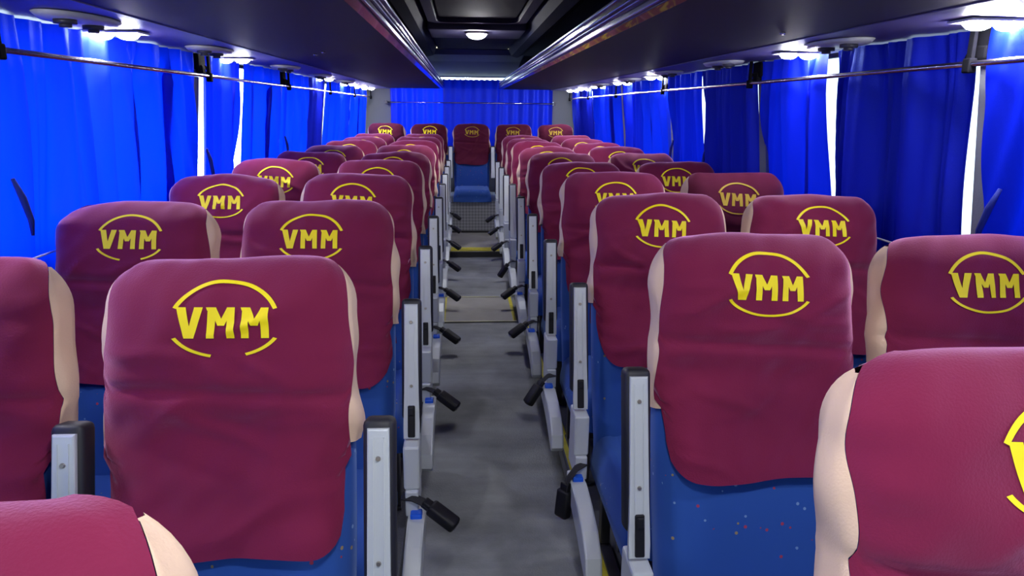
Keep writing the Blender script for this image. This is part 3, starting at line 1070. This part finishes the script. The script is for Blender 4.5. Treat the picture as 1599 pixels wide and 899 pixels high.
def pedestal(parent, so):
    def fr(b):
        for x in (-.17, .17):
            for y in (-.46, -.10):
                bx(b, x - .015, x + .015, y - .02, y + .02, .012, .234, .003)
            bx(b, x - .018, x + .018, -.49, -.07, 0.0, .012, .002)
        bx(b, -.185, .185, -.50, -.06, .205, .234, .004)
        bx(b, -.17, .17, -.30, -.27, .10, .13, .003)
    link('pedestal', cached('pedestal', fr, STEEL), None, parent)
    # dark lower back shell
    def sh(b):
        P = []
        for j in range(12):
            t = -.06 + .50 * j / 11
            P.append([tilt(back_pt(-.9 + 1.8 * i / 10, max(0, t), 1, .004) + Vector((0, .004, min(0, t))), 0.24) for i in range(11)])
        grid(b, P); 
    return


def make_seat(x, y, z, label, seed, ang=.24, so=0, arms=(), belt=0, kind='regular', faded=False, gap=False, detail=True, scale=1.0, group=None, dw=1.0):
    t = thing('bus_seat', label, 'seat', (x, y, z), group)
    if scale != 1: t.scale = (dw, 1, scale)
    rnd = random.Random(seed * 7 + 1)
    A = round(ang, 3)
    link('backrest', cached('backrest_%s' % A, lambda b: backrest_bm(b, ang), BLUE, True), None, t)
    link('seat_cushion', cached('seat_cushion', cushion_bm, BLUE, True), None, t)
    if kind == 'regular':
        pedestal(t, so)
    cl = Cloth(seed)
    sl = .36 + rnd.uniform(-.03, .03)
    bm = cover_mesh(cl, ang)
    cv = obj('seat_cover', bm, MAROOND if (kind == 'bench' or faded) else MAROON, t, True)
    for sg in (-1, 1):
        o = obj('beige_side_panel', side_mesh(cl, ang, sg, sl), BEIGE, cv, True)
        o['label'] = 'beige side cloth'
    e = obj('printed_emblem', emblem_mesh(cl, ang, rnd.uniform(-.012, .012), gap, rnd.uniform(-.045, .0)), YELLOW_OLD if faded else YELLOW, cv, True)
    e['label'] = 'yellow letters between two arcs'
    for ax in arms:
        arm_parts(t, ax, ang, so, detail)
    if so and kind == 'regular':
        base_parts(t, so * .262, so, True, detail, belt)
    return t


L0, PL, R0, PR = 1.155, 0.799, 1.382, 0.751
row_words = ['front', 'second', 'third', 'fourth', 'fifth', 'sixth', 'seventh', 'eighth', 'ninth', 'tenth']
# per-row recline (rad) and details read off the photograph
recL = {0: .17, 1: .25, 2: .25, 3: .22, 4: .20, 5: .25, 6: .26, 7: .25, 8: .24, 9: .24}
recLw = {0: .26, 1: .25, 2: .25, 3: .24, 4: .19, 5: .25, 6: .26, 7: .25, 8: .24, 9: .24}
recR = {0: .19, 1: .22, 2: .23, 3: .17, 4: .26, 5: .26, 6: .25, 7: .26, 8: .24, 9: .24}
recRw = {0: .25, 1: .24, 2: .25, 3: .16, 4: .27, 5: .27, 6: .25, 7: .26, 8: .24, 9: .24}
extraL = {0: ', only its top in view', 1: ', lower arc broken', 2: ', lower arc unbroken'}
extraR = {0: ', cut by the corner', 1: ', whole flap in view', 2: ', right part hidden'}
extraLw = {1: ', cut off by the left edge', 2: ', under the widest curtain', 3: ', top and emblem in view'}
extraRw = {1: ', cut by right edge', 2: ', beside the pale curtain wire', 3: ', the darkest cover there'}
for k in range(10):
    yl = L0 + PL * (k - 1); yr = R0 + PR * (k - 1)
    far = k >= 6
    w = row_words[k]

    def lb(side, pos, ex):
        return 'maroon-covered seat, %s row on the %s, %s%s' % (w, side, pos, ex)
    make_seat(-.51 + (.015 if k == 0 else 0), yl, ZP, lb('left', 'beside the aisle', extraL.get(k, '')), 100 + k, recL[k], 1, (.262, -.246), 0, gap=(k == 1), detail=not far, group='covered seats left of the aisle')
    if k > 0:
        make_seat(-1.010, yl, ZP, lb('left', 'beside the window', extraLw.get(k, '')), 200 + k, recLw[k], 0, (), 0, gap=(k == 2), detail=not far, group='covered seats left of the aisle')
    make_seat(.51, yr, ZP, lb('right', 'beside the aisle', extraR.get(k, '')), 300 + k, recR[k], -1, (.246, -.262), (0, 2, 1, 2, 0, 0, 2, 0, 0, 0)[k], gap=(k in (0,)), detail=not far, group='covered seats right of the aisle')
    if k > 0:
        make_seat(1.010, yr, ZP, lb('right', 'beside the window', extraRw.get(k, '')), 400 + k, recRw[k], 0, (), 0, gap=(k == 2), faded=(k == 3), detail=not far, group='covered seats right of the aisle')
# rear bench: five seats standing on the engine box
pos5 = ['at the far left by the corner', 'second from the left', 'in the middle facing down the aisle', 'second from the right', 'at the far right by the corner']
for i in range(5):
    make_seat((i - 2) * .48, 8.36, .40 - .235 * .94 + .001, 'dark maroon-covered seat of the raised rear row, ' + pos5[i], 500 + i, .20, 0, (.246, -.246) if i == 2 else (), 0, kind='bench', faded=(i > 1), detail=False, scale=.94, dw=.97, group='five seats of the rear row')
